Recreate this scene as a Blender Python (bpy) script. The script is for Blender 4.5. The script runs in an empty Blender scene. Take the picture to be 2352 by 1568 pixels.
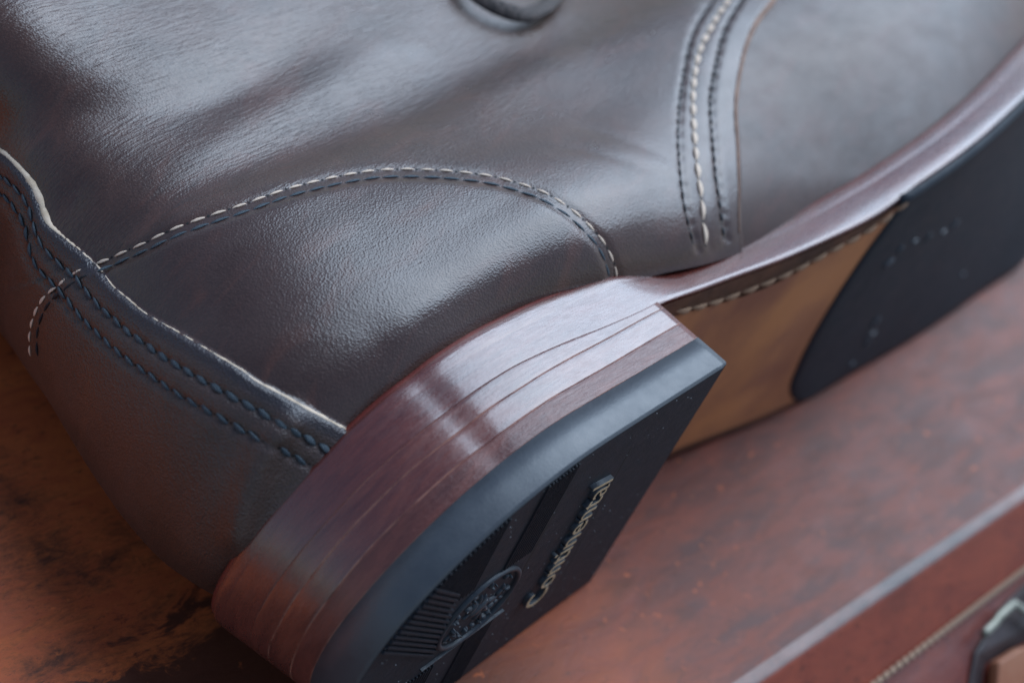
import bpy, bmesh, math, random
import numpy as np
from mathutils import Vector, Matrix
from mathutils.bvhtree import BVHTree
random.seed(7); rng = np.random.default_rng(7)
C = bpy.context.scene.collection
SC = bpy.context.scene
MM = 0.001
# world axes: x = heel -> toe, y = sole -> shaft, z = up (the boot lies on its side on the case lid). Coordinates below in mm.
# ------------------------------------------------------------------ camera
CAM = np.array([-175.248, -49.589, 170.845])
RT = np.array([.6564, -.6841, .3180]); DN = np.array([-.3373, -.6431, -.6875]); FW = np.array([.6748, .3440, -.6529])
FPX, CX, CY = 3000., 1176., 784.         # focal length in pixels of the 2352 x 1568 view of the photograph
cam = bpy.data.objects.new('camera', bpy.data.cameras.new('camera')); C.objects.link(cam); SC.camera = cam
Rm = Matrix(((RT[0], -DN[0], -FW[0]), (RT[1], -DN[1], -FW[1]), (RT[2], -DN[2], -FW[2]))).to_4x4()
q = Rm.to_quaternion(); q.normalize()
cam.rotation_mode = 'QUATERNION'; cam.rotation_quaternion = q
cam.location = Vector(CAM * MM)
cam.data.sensor_width = 36; cam.data.lens = FPX / 2352 * 36
cam.data.clip_start = 0.01; cam.data.clip_end = 500
cam.data.dof.use_dof = True; cam.data.dof.focus_distance = 0.214; cam.data.dof.aperture_fstop = 11.5
# ------------------------------------------------------------------ sky and light (open shade under a bright hazy sky)
SUN_DIR = Vector((.60, .06, .80)).normalized()
w = bpy.data.worlds.new('World'); SC.world = w; w.use_nodes = True
nt = w.node_tree; bg = nt.nodes['Background']
sky = nt.nodes.new('ShaderNodeTexSky'); sky.sky_type = 'NISHITA'; sky.sun_disc = False
sky.sun_elevation = math.asin(SUN_DIR.z); sky.sun_rotation = math.atan2(SUN_DIR.x, SUN_DIR.y)
sky.dust_density = 1.5; sky.air_density = 1.0; sky.ozone_density = 1.0
nt.links.new(sky.outputs[0], bg.inputs[0]); bg.inputs[1].default_value = 0.095
sun = bpy.data.objects.new('sun', bpy.data.lights.new('sun', 'SUN')); C.objects.link(sun)
sun.data.energy = 3.3; sun.data.angle = math.radians(62); sun.data.color = (.62, .80, 1.0)
sun.rotation_mode = 'QUATERNION'; sun.rotation_quaternion = SUN_DIR.to_track_quat('Z', 'Y')
SC.view_settings.view_transform = 'Standard'; SC.view_settings.look = 'None'
SC.view_settings.exposure = 0.32; SC.view_settings.gamma = 1.0

# ------------------------------------------------------------------ helpers
def project(P):
    d = P - CAM; z = d @ FW
    return np.stack([CX + FPX * (d @ RT) / z, CY + FPX * (d @ DN) / z], -1), z
def ray(px, py):
    d = FW + RT * ((px - CX) / FPX) + DN * ((py - CY) / FPX)
    return CAM, d / np.linalg.norm(d)
def spline(pts, step):
    p = np.array(pts, float)
    p = np.concatenate([[2 * p[0] - p[1]], p, [2 * p[-1] - p[-2]]])
    out = []
    for i in range(1, len(p) - 2):
        n = 24
        for k in range(n):
            t = k / n
            out.append(.5 * (2 * p[i] + (p[i + 1] - p[i - 1]) * t + (2 * p[i - 1] - 5 * p[i] + 4 * p[i + 1] - p[i + 2]) * t * t + (3 * p[i] - p[i - 1] - 3 * p[i + 1] + p[i + 2]) * t ** 3))
    out.append(p[-2]); out = np.array(out)
    s = np.concatenate([[0], np.cumsum(np.linalg.norm(np.diff(out, axis=0), axis=1))])
    n = max(2, int(round(s[-1] / step)) + 1); ss = np.linspace(0, s[-1], n)
    return np.stack([np.interp(ss, s, out[:, k]) for k in range(out.shape[1])], 1)
def offset_line(p, d):
    t = np.gradient(p, axis=0); t /= np.linalg.norm(t, axis=1)[:, None]
    return p + d * np.stack([-t[:, 1], t[:, 0]], 1)
def sm(a, b, x):
    t = np.clip((x - a) / (b - a), 0, 1); return t * t * (3 - 2 * t)
def mesh(name, V, F, smooth=True):
    me = bpy.data.meshes.new(name)
    V = np.asarray(V, np.float32) * MM
    if isinstance(F, np.ndarray):
        n, k = F.shape
        me.vertices.add(len(V)); me.vertices.foreach_set('co', V.ravel())
        me.loops.add(n * k); me.loops.foreach_set('vertex_index', F.astype(np.int32).ravel())
        me.polygons.add(n); me.polygons.foreach_set('loop_start', np.arange(0, n * k, k, dtype=np.int32))
        me.update(calc_edges=True); me.validate()
    else:
        me.from_pydata([tuple(v) for v in V.tolist()], [], F); me.update()
    me.polygons.foreach_set('use_smooth', np.full(len(me.polygons), smooth)); me.update()
    return me
def obj(name, me, mat, parent=None):
    o = bpy.data.objects.new(name, me); C.objects.link(o)
    if mat is not None and not me.materials: me.materials.append(mat)
    if parent is not None: o.parent = parent
    return o
def empty(name, label, cat):
    o = bpy.data.objects.new(name, None); C.objects.link(o); o.empty_display_size = .01
    o['label'] = label; o['category'] = cat
    return o
def gridF(n, m, closed=False):
    i, j = np.meshgrid(np.arange(n - 1), np.arange(m if closed else m - 1), indexing='ij')
    j2 = (j + 1) % m
    return np.stack([i * m + j, i * m + j2, (i + 1) * m + j2, (i + 1) * m + j], -1).reshape(-1, 4)
def box_mesh(sx, sy, sz, bev=0.0, seg=2):
    bm = bmesh.new(); bmesh.ops.create_cube(bm, size=1)
    bmesh.ops.scale(bm, vec=(sx * MM, sy * MM, sz * MM), verts=bm.verts)
    if bev: bmesh.ops.bevel(bm, geom=bm.edges[:] + bm.verts[:], offset=bev * MM, segments=seg, affect='EDGES', profile=.5)
    me = bpy.data.meshes.new('box'); bm.to_mesh(me); bm.free()
    for p in me.polygons: p.use_smooth = True
    return me
def tube(name, pts, rad, mat, parent, nrm=None, flat=1.0, seg=8):
    """swept tube through pts; rad scalar or list; nrm list of surface normals, flat = squash along normal"""
    p = np.asarray(pts, float); n = len(p); r = np.broadcast_to(np.asarray(rad, float), (n,))
    t = np.gradient(p, axis=0); t /= np.linalg.norm(t, axis=1)[:, None]
    N = np.asarray(nrm, float) if nrm is not None else np.tile([0, 0, 1.], (n, 1))
    B = np.cross(t, N); B /= np.linalg.norm(B, axis=1)[:, None]; N = np.cross(B, t)
    a = np.linspace(0, 2 * np.pi, seg, endpoint=False)
    V = (p[:, None] + r[:, None, None] * (np.cos(a)[None, :, None] * B[:, None] + flat * np.sin(a)[None, :, None] * N[:, None])).reshape(-1, 3)
    F = [tuple(int(v) for v in f) for f in gridF(n, seg, True)]
    F.append(tuple(range(seg))[::-1]); F.append(tuple((n - 1) * seg + k for k in range(seg)))
    return obj(name, mesh(name, V, F), mat, parent)

# ------------------------------------------------------------------ materials
def nodemat(name):
    m = bpy.data.materials.new(name); m.use_nodes = True; t = m.node_tree
    b = t.nodes['Principled BSDF']
    tc = t.nodes.new('ShaderNodeTexCoord')
    return m, t, b, tc
def mapping(t, tc, scale, rot=(0, 0, 0), src='Object'):
    mp = t.nodes.new('ShaderNodeMapping'); mp.inputs['Scale'].default_value = [s / MM for s in scale]
    mp.inputs['Rotation'].default_value = rot
    # rotate first, then scale (texture space)
    if any(rot):
        m0 = t.nodes.new('ShaderNodeMapping'); m0.inputs['Rotation'].default_value = rot
        mp.inputs['Rotation'].default_value = (0, 0, 0)
        t.links.new(tc.outputs[src], m0.inputs[0]); t.links.new(m0.outputs[0], mp.inputs[0])
    else: t.links.new(tc.outputs[src], mp.inputs[0])
    return mp
def noise(t, vec, scale=1.0, detail=4, rough=.55, dist=0):
    n = t.nodes.new('ShaderNodeTexNoise'); n.inputs['Scale'].default_value = scale; n.inputs['Detail'].default_value = detail
    n.inputs['Roughness'].default_value = rough; n.inputs['Distortion'].default_value = dist
    t.links.new(vec, n.inputs['Vector']); return n.outputs[0]
def voro(t, vec, feature='F1', scale=1.0):
    n = t.nodes.new('ShaderNodeTexVoronoi'); n.feature = feature; n.inputs['Scale'].default_value = scale
    t.links.new(vec, n.inputs['Vector']); return n.outputs['Distance']
def ramp(t, fac, stops):
    r = t.nodes.new('ShaderNodeValToRGB'); e = r.color_ramp.elements
    while len(e) < len(stops): e.new(.5)
    for k, (p, c) in enumerate(stops):
        e[k].position = p; e[k].color = (c, c, c, 1) if not hasattr(c, '__len__') else (*c, 1)
    t.links.new(fac, r.inputs[0]); return r.outputs[0]
def math_(t, op, a, b=None):
    n = t.nodes.new('ShaderNodeMath'); n.operation = op
    for k, v in enumerate((a, b)):
        if v is None: continue
        if isinstance(v, (int, float)): n.inputs[k].default_value = v
        else: t.links.new(v, n.inputs[k])
    return n.outputs[0]
def mix(t, fac, a, b):
    n = t.nodes.new('ShaderNodeMix'); n.data_type = 'RGBA'
    ins = [n.inputs[0], n.inputs[6], n.inputs[7]]
    for k, v in enumerate((fac, a, b)):
        if isinstance(v, (int, float)): ins[k].default_value = v
        elif hasattr(v, '__len__'): ins[k].default_value = (*v, 1)
        else: t.links.new(v, ins[k])
    return n.outputs[2]
def bump(t, h, dist_mm, strength=1.0, prev=None):
    n = t.nodes.new('ShaderNodeBump'); n.inputs['Strength'].default_value = strength; n.inputs['Distance'].default_value = dist_mm * MM
    t.links.new(h, n.inputs['Height'])
    if prev is not None: t.links.new(prev, n.inputs['Normal'])
    return n.outputs[0]

def m_upper(name, c_dark, c_mid, c_red, wrinkle, grain=1.0, rough=(.26, .37)):
    m, t, b, tc = nodemat(name)
    big = noise(t, mapping(t, tc, (.05, .07, .05)).outputs[0], 1, 5, .6, .6)
    col = mix(t, ramp(t, big, [(.38, 0), (.62, 1)]), c_dark, c_mid)
    red = noise(t, mapping(t, tc, (.035, .1, .05), (0, 0, -.35)).outputs[0], 1.3, 6, .65, 1.0)
    col = mix(t, ramp(t, red, [(.52, 0), (.72, 1)]), col, c_red)
    fine = noise(t, mapping(t, tc, (2.2, 2.2, 2.2)).outputs[0], 1, 3)
    col = mix(t, math_(t, 'MULTIPLY', ramp(t, fine, [(.4, 0), (.75, 1)]), .25), col, tuple(min(1, v * 2.2) for v in c_mid))
    t.links.new(col, b.inputs['Base Color'])
    rr = ramp(t, noise(t, mapping(t, tc, (.12, .2, .15)).outputs[0], 1, 6, .65), [(.3, rough[0]), (.7, rough[1])])
    t.links.new(rr, b.inputs['Roughness'])
    g = voro(t, mapping(t, tc, (2.9, 3.3, 3.1)).outputs[0], 'SMOOTH_F1')
    g2 = noise(t, mapping(t, tc, (1.1, 1.4, 1.2)).outputs[0], 1, 2, .5)
    n1 = bump(t, g, .085 * grain, .9)
    n1 = bump(t, g2, .05 * grain, .8, n1)
    # stretch wrinkles that run from the ankle crease up the boot
    wv = noise(t, mapping(t, tc, (.22, 2.0, .3), (0, 0, -.10)).outputs[0], 1, 3, .55, .45)
    wm = noise(t, mapping(t, tc, (.03, .045, .03)).outputs[0], 1, 2)
    sep = t.nodes.new('ShaderNodeSeparateXYZ'); t.links.new(tc.outputs['Object'], sep.inputs[0])
    mask = t.nodes.new('ShaderNodeMapRange'); mask.inputs['From Min'].default_value = .052; mask.inputs['From Max'].default_value = .075
    t.links.new(sep.outputs['Y'], mask.inputs['Value'])
    wr = math_(t, 'MULTIPLY', math_(t, 'MULTIPLY', wv, ramp(t, wm, [(.35, .25), (.6, 1)])), mask.outputs[0])
    n2 = bump(t, wr, wrinkle, 1.0, n1)
    t.links.new(n2, b.inputs['Normal'])
    b.inputs['Specular IOR Level'].default_value = .75
    b.inputs['Coat Weight'].default_value = .0
    return m
M = {}
DK, MD, RD = (.042, .019, .013), (.068, .031, .021), (.09, .034, .022)
M['quarter'] = m_upper('quarter_leather', DK, MD, RD, .24, .75)
M['counter'] = m_upper('counter_leather', DK, (.055, .028, .022), RD, .0, .8)
M['strap'] = m_upper('backstay_leather', (.036, .019, .014), (.058, .029, .022), (.075, .032, .02), .0, 1.9, (.38, .5))
M['vamp'] = m_upper('vamp_leather', DK, MD, (.08, .028, .020), .0, .45, (.34, .46)); M['vamp'].node_tree.nodes['Principled BSDF'].inputs['Specular IOR Level'].default_value = .5

def m_edge(name, c1, c2, rough, fibre, spec=.5, coat=0.):
    """burnished leather edge: fibres run along the layers"""
    m, t, b, tc = nodemat(name)
    big = noise(t, mapping(t, tc, (.06, .25, .06)).outputs[0], 1, 5, .65, .8)
    col = mix(t, ramp(t, big, [(.35, 0), (.68, 1)]), c1, c2)
    fib = noise(t, mapping(t, tc, (.25, 2.2, .25)).outputs[0], 1, 4, .6, .4)
    col = mix(t, math_(t, 'MULTIPLY', ramp(t, fib, [(.45, 0), (.7, 1)]), .14), col, tuple(min(1, v * 2.0) for v in c2))
    t.links.new(col, b.inputs['Base Color'])
    rr = ramp(t, noise(t, mapping(t, tc, (.3, .9, .3)).outputs[0], 1, 5, .7), [(.3, rough[0]), (.7, rough[1])])
    t.links.new(rr, b.inputs['Roughness'])
    n1 = bump(t, fib, .12 * fibre, .8)
    n1 = bump(t, noise(t, mapping(t, tc, (.9, 1.6, .9)).outputs[0], 1, 4, .65), .12 * fibre, .8, n1)
    t.links.new(n1, b.inputs['Normal']); b.inputs['Specular IOR Level'].default_value = spec
    b.inputs['Coat Weight'].default_value = coat; b.inputs['Coat Roughness'].default_value = .16
    return m
M['edge'] = m_edge('burnished_edge', (.085, .019, .015), (.155, .036, .024), (.18, .38), .5, .9, .65)
M['lift'] = m_edge('lift_edge', (.085, .019, .015), (.165, .042, .026), (.17, .40), .6, .8, .8)
M['lift_rough'] = m_edge('lift_edge_worn', (.085, .022, .018), (.17, .046, .032), (.34, .52), 1.3, .6, .25)
M['welt'] = m_edge('welt_edge', (.12, .022, .018), (.17, .035, .025), (.30, .45), .6, .5)
M['margin'] = m_edge('sole_margin', (.05, .022, .014), (.14, .055, .028), (.5, .7), 1.6, .35)

def m_simple(name, c1, c2, sc, rough, bmp=.05, bsc=1.0, spec=.5, metal=0, detail=4):
    m, t, b, tc = nodemat(name)
    col = mix(t, ramp(t, noise(t, mapping(t, tc, (sc, sc, sc)).outputs[0], 1, detail, .6), [(.35, 0), (.65, 1)]), c1, c2)
    t.links.new(col, b.inputs['Base Color'])
    rr = ramp(t, noise(t, mapping(t, tc, (sc * 2,) * 3).outputs[0], 1, 4), [(.3, rough[0]), (.7, rough[1])])
    t.links.new(rr, b.inputs['Roughness']); b.inputs['Specular IOR Level'].default_value = spec; b.inputs['Metallic'].default_value = metal
    if bmp: t.links.new(bump(t, noise(t, mapping(t, tc, (bsc,) * 3).outputs[0], 1, 4, .6), bmp, .8), b.inputs['Normal'])
    return m
M['rubber_side'] = m_simple('rubber_side', (.042, .048, .058), (.055, .062, .072), .2, (.42, .52), .05, 1.6, .8)
M['rubber_tread'] = m_simple('rubber_tread', (.010, .013, .019), (.017, .020, .028), .3, (.55, .7), .14, 2.2, .3)
M['rubber_mark'] = m_simple('rubber_raised_mark', (.018, .023, .032), (.030, .038, .048), .4, (.4, .6), .1, 1.5, .5)
M['half_sole'] = m_simple('half_sole_rubber', (.013, .018, .026), (.019, .025, .034), .15, (.55, .7), .08, 1.0, .3)
M['gold'] = m_simple('gold_print', (.42, .30, .17), (.58, .43, .26), .8, (.4, .55), .03, 2, .4)
M['tan'] = m_simple('tan_sole_leather', (.27, .095, .05), (.52, .205, .08), .035, (.45, .6), .04, 1.2, .4)
M['cream'] = m_simple('raw_edge_leather', (.56, .42, .29), (.74, .58, .44), .5, (.7, .9), .1, 2.5, .3)
M['tanedge'] = m_simple('tan_raw_edge', (.22, .12, .08), (.34, .20, .14), .4, (.6, .8), .05, 2, .3)
M['white_thread'] = m_simple('cream_thread', (.70, .50, .36), (.85, .68, .54), .25, (.55, .75), .06, 5, .4)
M['dark_thread'] = m_simple('blue_black_thread', (.035, .052, .066), (.07, .095, .115), .8, (.5, .6), .1, 5, .4)
M['black_thread'] = m_simple('black_thread', (.010, .012, .016), (.02, .024, .030), .8, (.5, .6), .1, 5, .4)
M['tan_thread'] = m_simple('tan_thread', (.30, .17, .10), (.46, .28, .18), .5, (.6, .8), .15, 3, .3)
M['cord'] = m_simple('seam_cord', (.35, .22, .14), (.50, .34, .24), .3, (.6, .8), .1, 2, .3)
M['hole'] = m_simple('awl_hole_dark', (.006, .005, .005), (.010, .008, .008), 1, (.7, .8), 0)
M['dust'] = m_simple('grey_dust', (.25, .26, .27), (.4, .4, .4), 1, (.8, .9), 0)
M['metal'] = m_simple('aged_brass', (.20, .20, .16), (.30, .29, .24), .2, (.45, .6), .05, .8, .5, .7)
M['darkstrap'] = m_simple('dark_strap_leather', (.03, .018, .018), (.05, .03, .03), .1, (.4, .6), .1, 1)
M['tanstrap'] = m_simple('tan_strap_leather', (.28, .09, .04), (.36, .15, .08), .08, (.4, .6), .08, 1)

def m_lace():
    m, t, b, tc = nodemat('woven_lace')
    ck = t.nodes.new('ShaderNodeTexChecker'); ck.inputs['Scale'].default_value = 1
    t.links.new(mapping(t, tc, (1.1, 1.1, 1.1), (0, 0, .6)).outputs[0], ck.inputs['Vector'])
    col = mix(t, ck.outputs[1], (.020, .014, .012), (.085, .060, .052)); t.links.new(col, b.inputs['Base Color'])
    b.inputs['Roughness'].default_value = .7
    t.links.new(bump(t, noise(t, mapping(t, tc, (1.6, 1.6, 1.6)).outputs[0], 1, 2), .3), b.inputs['Normal'])
    return m
M['lace'] = m_lace()

def m_case(name, c_or, c_red, c_dk, spec=.5, rough=(.30, .48), patch=(.47, .60), patina=False):
    """hand-patinated case leather: orange brown with dark mottling drawn out along the lid"""
    m, t, b, tc = nodemat(name)
    rot = (0, 0, .117)
    big = noise(t, mapping(t, tc, (.012, .020, .02), rot).outputs[0], 1, 3, .6, 1.0)
    med = noise(t, mapping(t, tc, (.07, .16, .1), rot).outputs[0], 1, 8, .72, .6)
    fine = noise(t, mapping(t, tc, (.45, .9, .6), rot).outputs[0], 1, 6, .75)
    comb = math_(t, 'ADD', math_(t, 'MULTIPLY', big, .55), math_(t, 'ADD', math_(t, 'MULTIPLY', med, .30), math_(t, 'MULTIPLY', fine, .15)))
    base = mix(t, ramp(t, med, [(.35, 0), (.65, 1)]), c_red, c_or)
    col = mix(t, ramp(t, comb, [(patch[0], 0), (patch[1] - .04, .9), (patch[1], 1)]), base, c_dk)
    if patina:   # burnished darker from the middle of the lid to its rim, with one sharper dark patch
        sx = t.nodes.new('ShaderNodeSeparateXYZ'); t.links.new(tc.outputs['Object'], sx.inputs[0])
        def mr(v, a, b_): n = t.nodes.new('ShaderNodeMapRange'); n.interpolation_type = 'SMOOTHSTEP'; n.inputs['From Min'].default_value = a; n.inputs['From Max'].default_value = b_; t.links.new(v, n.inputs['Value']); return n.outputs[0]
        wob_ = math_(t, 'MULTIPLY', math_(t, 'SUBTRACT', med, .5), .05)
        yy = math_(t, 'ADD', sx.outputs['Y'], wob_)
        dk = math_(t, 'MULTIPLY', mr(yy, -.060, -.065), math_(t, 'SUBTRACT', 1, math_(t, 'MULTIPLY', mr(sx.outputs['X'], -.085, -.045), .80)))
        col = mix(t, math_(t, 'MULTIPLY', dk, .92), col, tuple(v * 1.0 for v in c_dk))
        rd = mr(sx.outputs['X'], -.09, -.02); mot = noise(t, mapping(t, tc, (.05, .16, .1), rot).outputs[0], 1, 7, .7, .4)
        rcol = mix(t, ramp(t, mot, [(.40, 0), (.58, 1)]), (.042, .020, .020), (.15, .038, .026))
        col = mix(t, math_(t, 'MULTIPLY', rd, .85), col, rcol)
    sp = ramp(t, noise(t, mapping(t, tc, (.35, .75, .5), rot).outputs[0], 1.0, 7, .8), [(.56, 0), (.66, 1)])
    col = mix(t, math_(t, 'MULTIPLY', sp, .85), col, c_dk)
    sp2 = ramp(t, noise(t, mapping(t, tc, (.28, .28, .3), rot).outputs[0], 1.0, 5, .7), [(.62, 0), (.70, 1)])
    col = mix(t, math_(t, 'MULTIPLY', sp2, .38), col, tuple(v * 1.5 for v in c_or))
    t.links.new(col, b.inputs['Base Color'])
    rr = ramp(t, med, [(.3, rough[0]), (.7, rough[1])]); t.links.new(rr, b.inputs['Roughness'])
    n1 = bump(t, fine, .10, .8); n1 = bump(t, med, .35, .7, n1)
    t.links.new(n1, b.inputs['Normal']); b.inputs['Specular IOR Level'].default_value = spec
    b.inputs['Coat Weight'].default_value = .05; b.inputs['Coat Roughness'].default_value = .28
    return m
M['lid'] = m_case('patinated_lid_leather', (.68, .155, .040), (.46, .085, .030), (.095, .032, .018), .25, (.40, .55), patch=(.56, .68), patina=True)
M['rim'] = m_case('polished_rim_leather', (.17, .045, .024), (.11, .032, .022), (.035, .013, .012), .55, (.26, .42))
M['rim'].node_tree.nodes['Principled BSDF'].inputs['Coat Weight'].default_value = .1
M['side'] = m_case('case_side_leather', (.20, .035, .016), (.12, .020, .013), (.04, .012, .010), .45, (.35, .5), (.5, .68))
M['border'] = m_case('case_border_leather', (.26, .055, .028), (.17, .034, .020), (.05, .016, .012), .25, (.45, .6), (.5, .68))
M['ground'] = m_simple('ground_paving', (.16, .14, .12), (.22, .20, .17), .02, (.8, .9), .5, .1)

# ------------------------------------------------------------------ traced lines (pixels of the 2352 x 1568 view), laid on the boot by ray casting
def Z(ox, oy, pts): return [((ox + x / 2.735) * .91875, (oy + y / 2.735) * .91875) for x, y in pts]
ARC = [(70, 820), (68, 770), (80, 720), (103, 680), (138, 652), (172, 626), (215, 607), (245, 597), (280, 581), (330, 559), (403, 524), (480, 496), (571, 466), (660, 434), (773, 406), (850, 393), (909, 389), (1003, 391), (1080, 398), (1144, 408), (1238, 437), (1285, 462), (1325, 490), (1352, 517), (1387, 556), (1406, 596), (1414, 618), (1417, 650)]
EDGE = [(-150, 250), (-60, 306), (0, 345), (45, 385), (80, 430), (98, 475), (112, 512), (124, 524), (151, 547), (215, 601), (235, 624), (262, 658), (302, 692), (336, 720), (417, 766), (487, 808), (551, 846), (588, 873), (638, 900), (705, 937), (786, 980), (815, 996)]
ROW1 = [(-30, 385)] + Z(0, 0, [(0, 1200), (60, 1250), (120, 1300), (170, 1370), (200, 1430), (225, 1530)]) + Z(0, 570, [(250, 50), (290, 130), (350, 190), (410, 250), (480, 310), (530, 350), (590, 440), (640, 490), (700, 560), (770, 610), (830, 670), (900, 730), (980, 780), (1060, 840), (1150, 900), (1240, 955), (1330, 1005), (1430, 1065), (1520, 1115), (1620, 1170), (1720, 1220), (1820, 1280), (1940, 1350), (2050, 1410), (2180, 1480), (2290, 1545)])
ROW2 = [(-30, 425)] + Z(0, 0, [(0, 1320), (60, 1370), (110, 1440), (150, 1500)]) + Z(0, 570, [(180, 20), (210, 180), (260, 280), (320, 340), (370, 390), (430, 450), (490, 530), (540, 590), (600, 655), (665, 715), (730, 780), (800, 840), (875, 900), (955, 955), (1040, 1015), (1130, 1075), (1210, 1130), (1300, 1180), (1400, 1235), (1500, 1290), (1600, 1345), (1700, 1400), (1820, 1465), (1940, 1520), (2060, 1585), (2160, 1640)])
SEAM_W = [(1700, -50)] + Z(1700, 0, [(320, 30), (270, 90), (215, 190), (170, 270), (135, 350), (105, 480), (90, 620), (88, 770), (95, 900), (105, 1030), (120, 1190), (140, 1300), (150, 1420), (160, 1540), (172, 1640), (180, 1700)])
SEAM_L = [(1665, -50), (1640, 0), (1592, 80), (1567, 190), (1557, 300), (1562, 400), (1572, 480), (1588, 545), (1596, 575)]
SEAM_R = [(1740, -50), (1706, 0), (1665, 70), (1644, 150), (1632, 215), (1631, 255), (1634, 302), (1638, 350), (1642, 403), (1650, 455), (1658, 520), (1662, 550)]
FRONT = [(1800, -50)] + Z(1700, 0, [(640, 0), (540, 130), (470, 260), (420, 430), (385, 640), (380, 800), (390, 950), (395, 1090), (400, 1250), (402, 1460), (405, 1600)])

def poly_side(poly, P):
    """signed distance in pixels to an open polyline (positive on the right-hand side walking along it, image y down)"""
    best = np.full(len(P), 1e9); sg = np.zeros(len(P))
    for a, b in zip(poly[:-1], poly[1:]):
        ab = b - a; t = np.clip(((P - a) @ ab) / (ab @ ab), 0, 1)
        d = P - (a + t[:, None] * ab); L = np.hypot(d[:, 0], d[:, 1]); s = ab[0] * d[:, 1] - ab[1] * d[:, 0]
        k = L < best; best[k] = L[k]; sg[k] = np.sign(s[k])
    return best * sg

# ------------------------------------------------------------------ boot: shared profile curves
def crv(xs, ys):
    xs = np.array(xs, float); ys = np.array(ys, float); m = np.gradient(ys, xs)
    def f(x):
        x = np.clip(np.asarray(x, float), xs[0], xs[-1]); i = np.clip(np.searchsorted(xs, x) - 1, 0, len(xs) - 2)
        h = xs[i + 1] - xs[i]; t = (x - xs[i]) / h
        return (2 * t ** 3 - 3 * t * t + 1) * ys[i] + (t ** 3 - 2 * t * t + t) * h * m[i] + (3 * t * t - 2 * t ** 3) * ys[i + 1] + (t ** 3 - t * t) * h * m[i + 1]
    return f
HW, ST, LN = 33.0, 33.5, 77.0
yb_up = crv([-80, -2, 3.5, 11.5, 24.6, 37, 50.4, 64, 78, 104, 129, 170, 215, 260], [16.9, 16.9, 16.5, 15.6, 14.2, 12.4, 10.7, 9, 7.9, 7.6, 9.6, 15, 24, 31])
yb_lo = crv([-80, 0, 20, 38, 60, 88, 106, 150, 192, 224, 260], [16.9, 16.8, 14.8, 12.4, 9, 5.1, 3.9, .8, -.3, -1.0, 3])
yt_up = crv([-80, -2, 10, 21.4, 34.7, 48.4, 63.5, 77.2, 102.4, 124, 159, 210, 260], [27.3, 26.8, 25.3, 23.4, 22, 20.9, 20.1, 19, 18.5, 19.9, 24.7, 34, 42])
z_up = crv([-80, 0, 30, 60, 90, 120, 150, 180, 205, 228], [33, 32.3, 32, 35, 41.5, 46.5, 48.8, 48.4, 46, 41])
def y_bot(x, z): k = np.clip((z + 33) / 70, 0, 1); return yb_lo(x) * (1 - k) + yb_up(x) * k
def y_top(x, z): return yt_up(x) + (y_bot(x, z) - yb_up(x)) * .9
def y_mid(x, z): return np.where(x < 0, 24.4, y_bot(x, z) + (y_top(x, z) - y_bot(x, z)) * .72)

boot = empty('boot', 'dark brown leather boot lying on its side with its stacked heel towards the viewer', 'boot')

# ---- upper body surface
XB = crv([20, 27, 30, 40, 59, 84, 111, 140, 200, 240], [-76, -77.5, -79.2, -81.2, -81.4, -78, -73, -82, -92, -96])
HWY = crv([20, 27, 29.5, 33, 37, 44, 52, 60, 70, 80, 92, 105, 130, 170, 240], [27, 29.8, 32.4, 34.6, 35.5, 35.1, 33.7, 31.8, 30.0, 30.2, 31.8, 34.0, 37.5, 41, 44])
XF = crv([20, 27, 40, 60, 72, 82, 92, 104, 116, 130, 145, 160, 180, 240], [246, 247, 250, 250, 240, 212, 178, 146, 118, 92, 70, 56, 46, 42])
def body_grid(nb, ns, nf, Y, upper):
    """rows Y; columns: back cap, straight side, front cap. returns V[row,col,3]"""
    th = np.linspace(0, np.pi / 2, nb + 1)
    rb = (43.5 - 5 * sm(27, 45, Y) - 18 * sm(88, 122, Y))[:, None]
    rf = 52 - 16 * sm(70, 120, Y)[:, None]
    xb = XB(Y)[:, None]; xf = XF(Y)[:, None]
    xc = xb + rb; xe = xf - rf
    t = np.linspace(0, 1, ns + 1)[1:]
    tt = np.where(t < .8, t * .62 / .8, .62 + (t - .8) / .2 * .38) if upper else t
    pw = (2.0 + .35 * sm(27, 45, Y) + .9 * sm(75, 112, Y))[:, None]
    X = np.concatenate([xc - rb * np.cos(th)[None] ** (2 / pw), xc + (xe - xc) * tt[None], xe + rf * np.sin(np.linspace(0, np.pi / 2, nf + 1)[1:])[None]], 1)
    cap = np.concatenate([np.maximum(np.sin(th)[None], 1e-6) ** (2 / pw), np.ones((len(Y), ns)), np.tile(np.cos(np.linspace(0, np.pi / 2, nf + 1)[1:]), (len(Y), 1))], 1)
    Yg = np.repeat(Y[:, None], X.shape[1], 1)
    q_ = Yg - 27
    # side width
    w0 = HWY(Yg)
    kf = sm(25, 85, X)
    wf = z_up(np.minimum(X, 220)) + 1.0 - (7.5 + 6.5 * kf) * np.clip(1 - q_ / (24 + 12 * kf), 0, 1.3) ** 2 - .0045 * np.clip(q_ - 16, 0, 90) ** 2 * sm(30, 110, X)
    wf = np.maximum(wf, 16)
    k = sm(-12, 62, X)
    w_ = w0 * (1 - k) + wf * k
    if not upper: w_ = np.minimum(w_, 33.2) + 0 * X
    zz = w_ * cap * (1 if upper else -1)
    drop = np.clip(1 - q_ / 60, 0, 1) ** 2
    Yg = Yg + (y_top(X, zz) - 27.3) * drop
    return np.stack([X, Yg, zz], -1)
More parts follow.
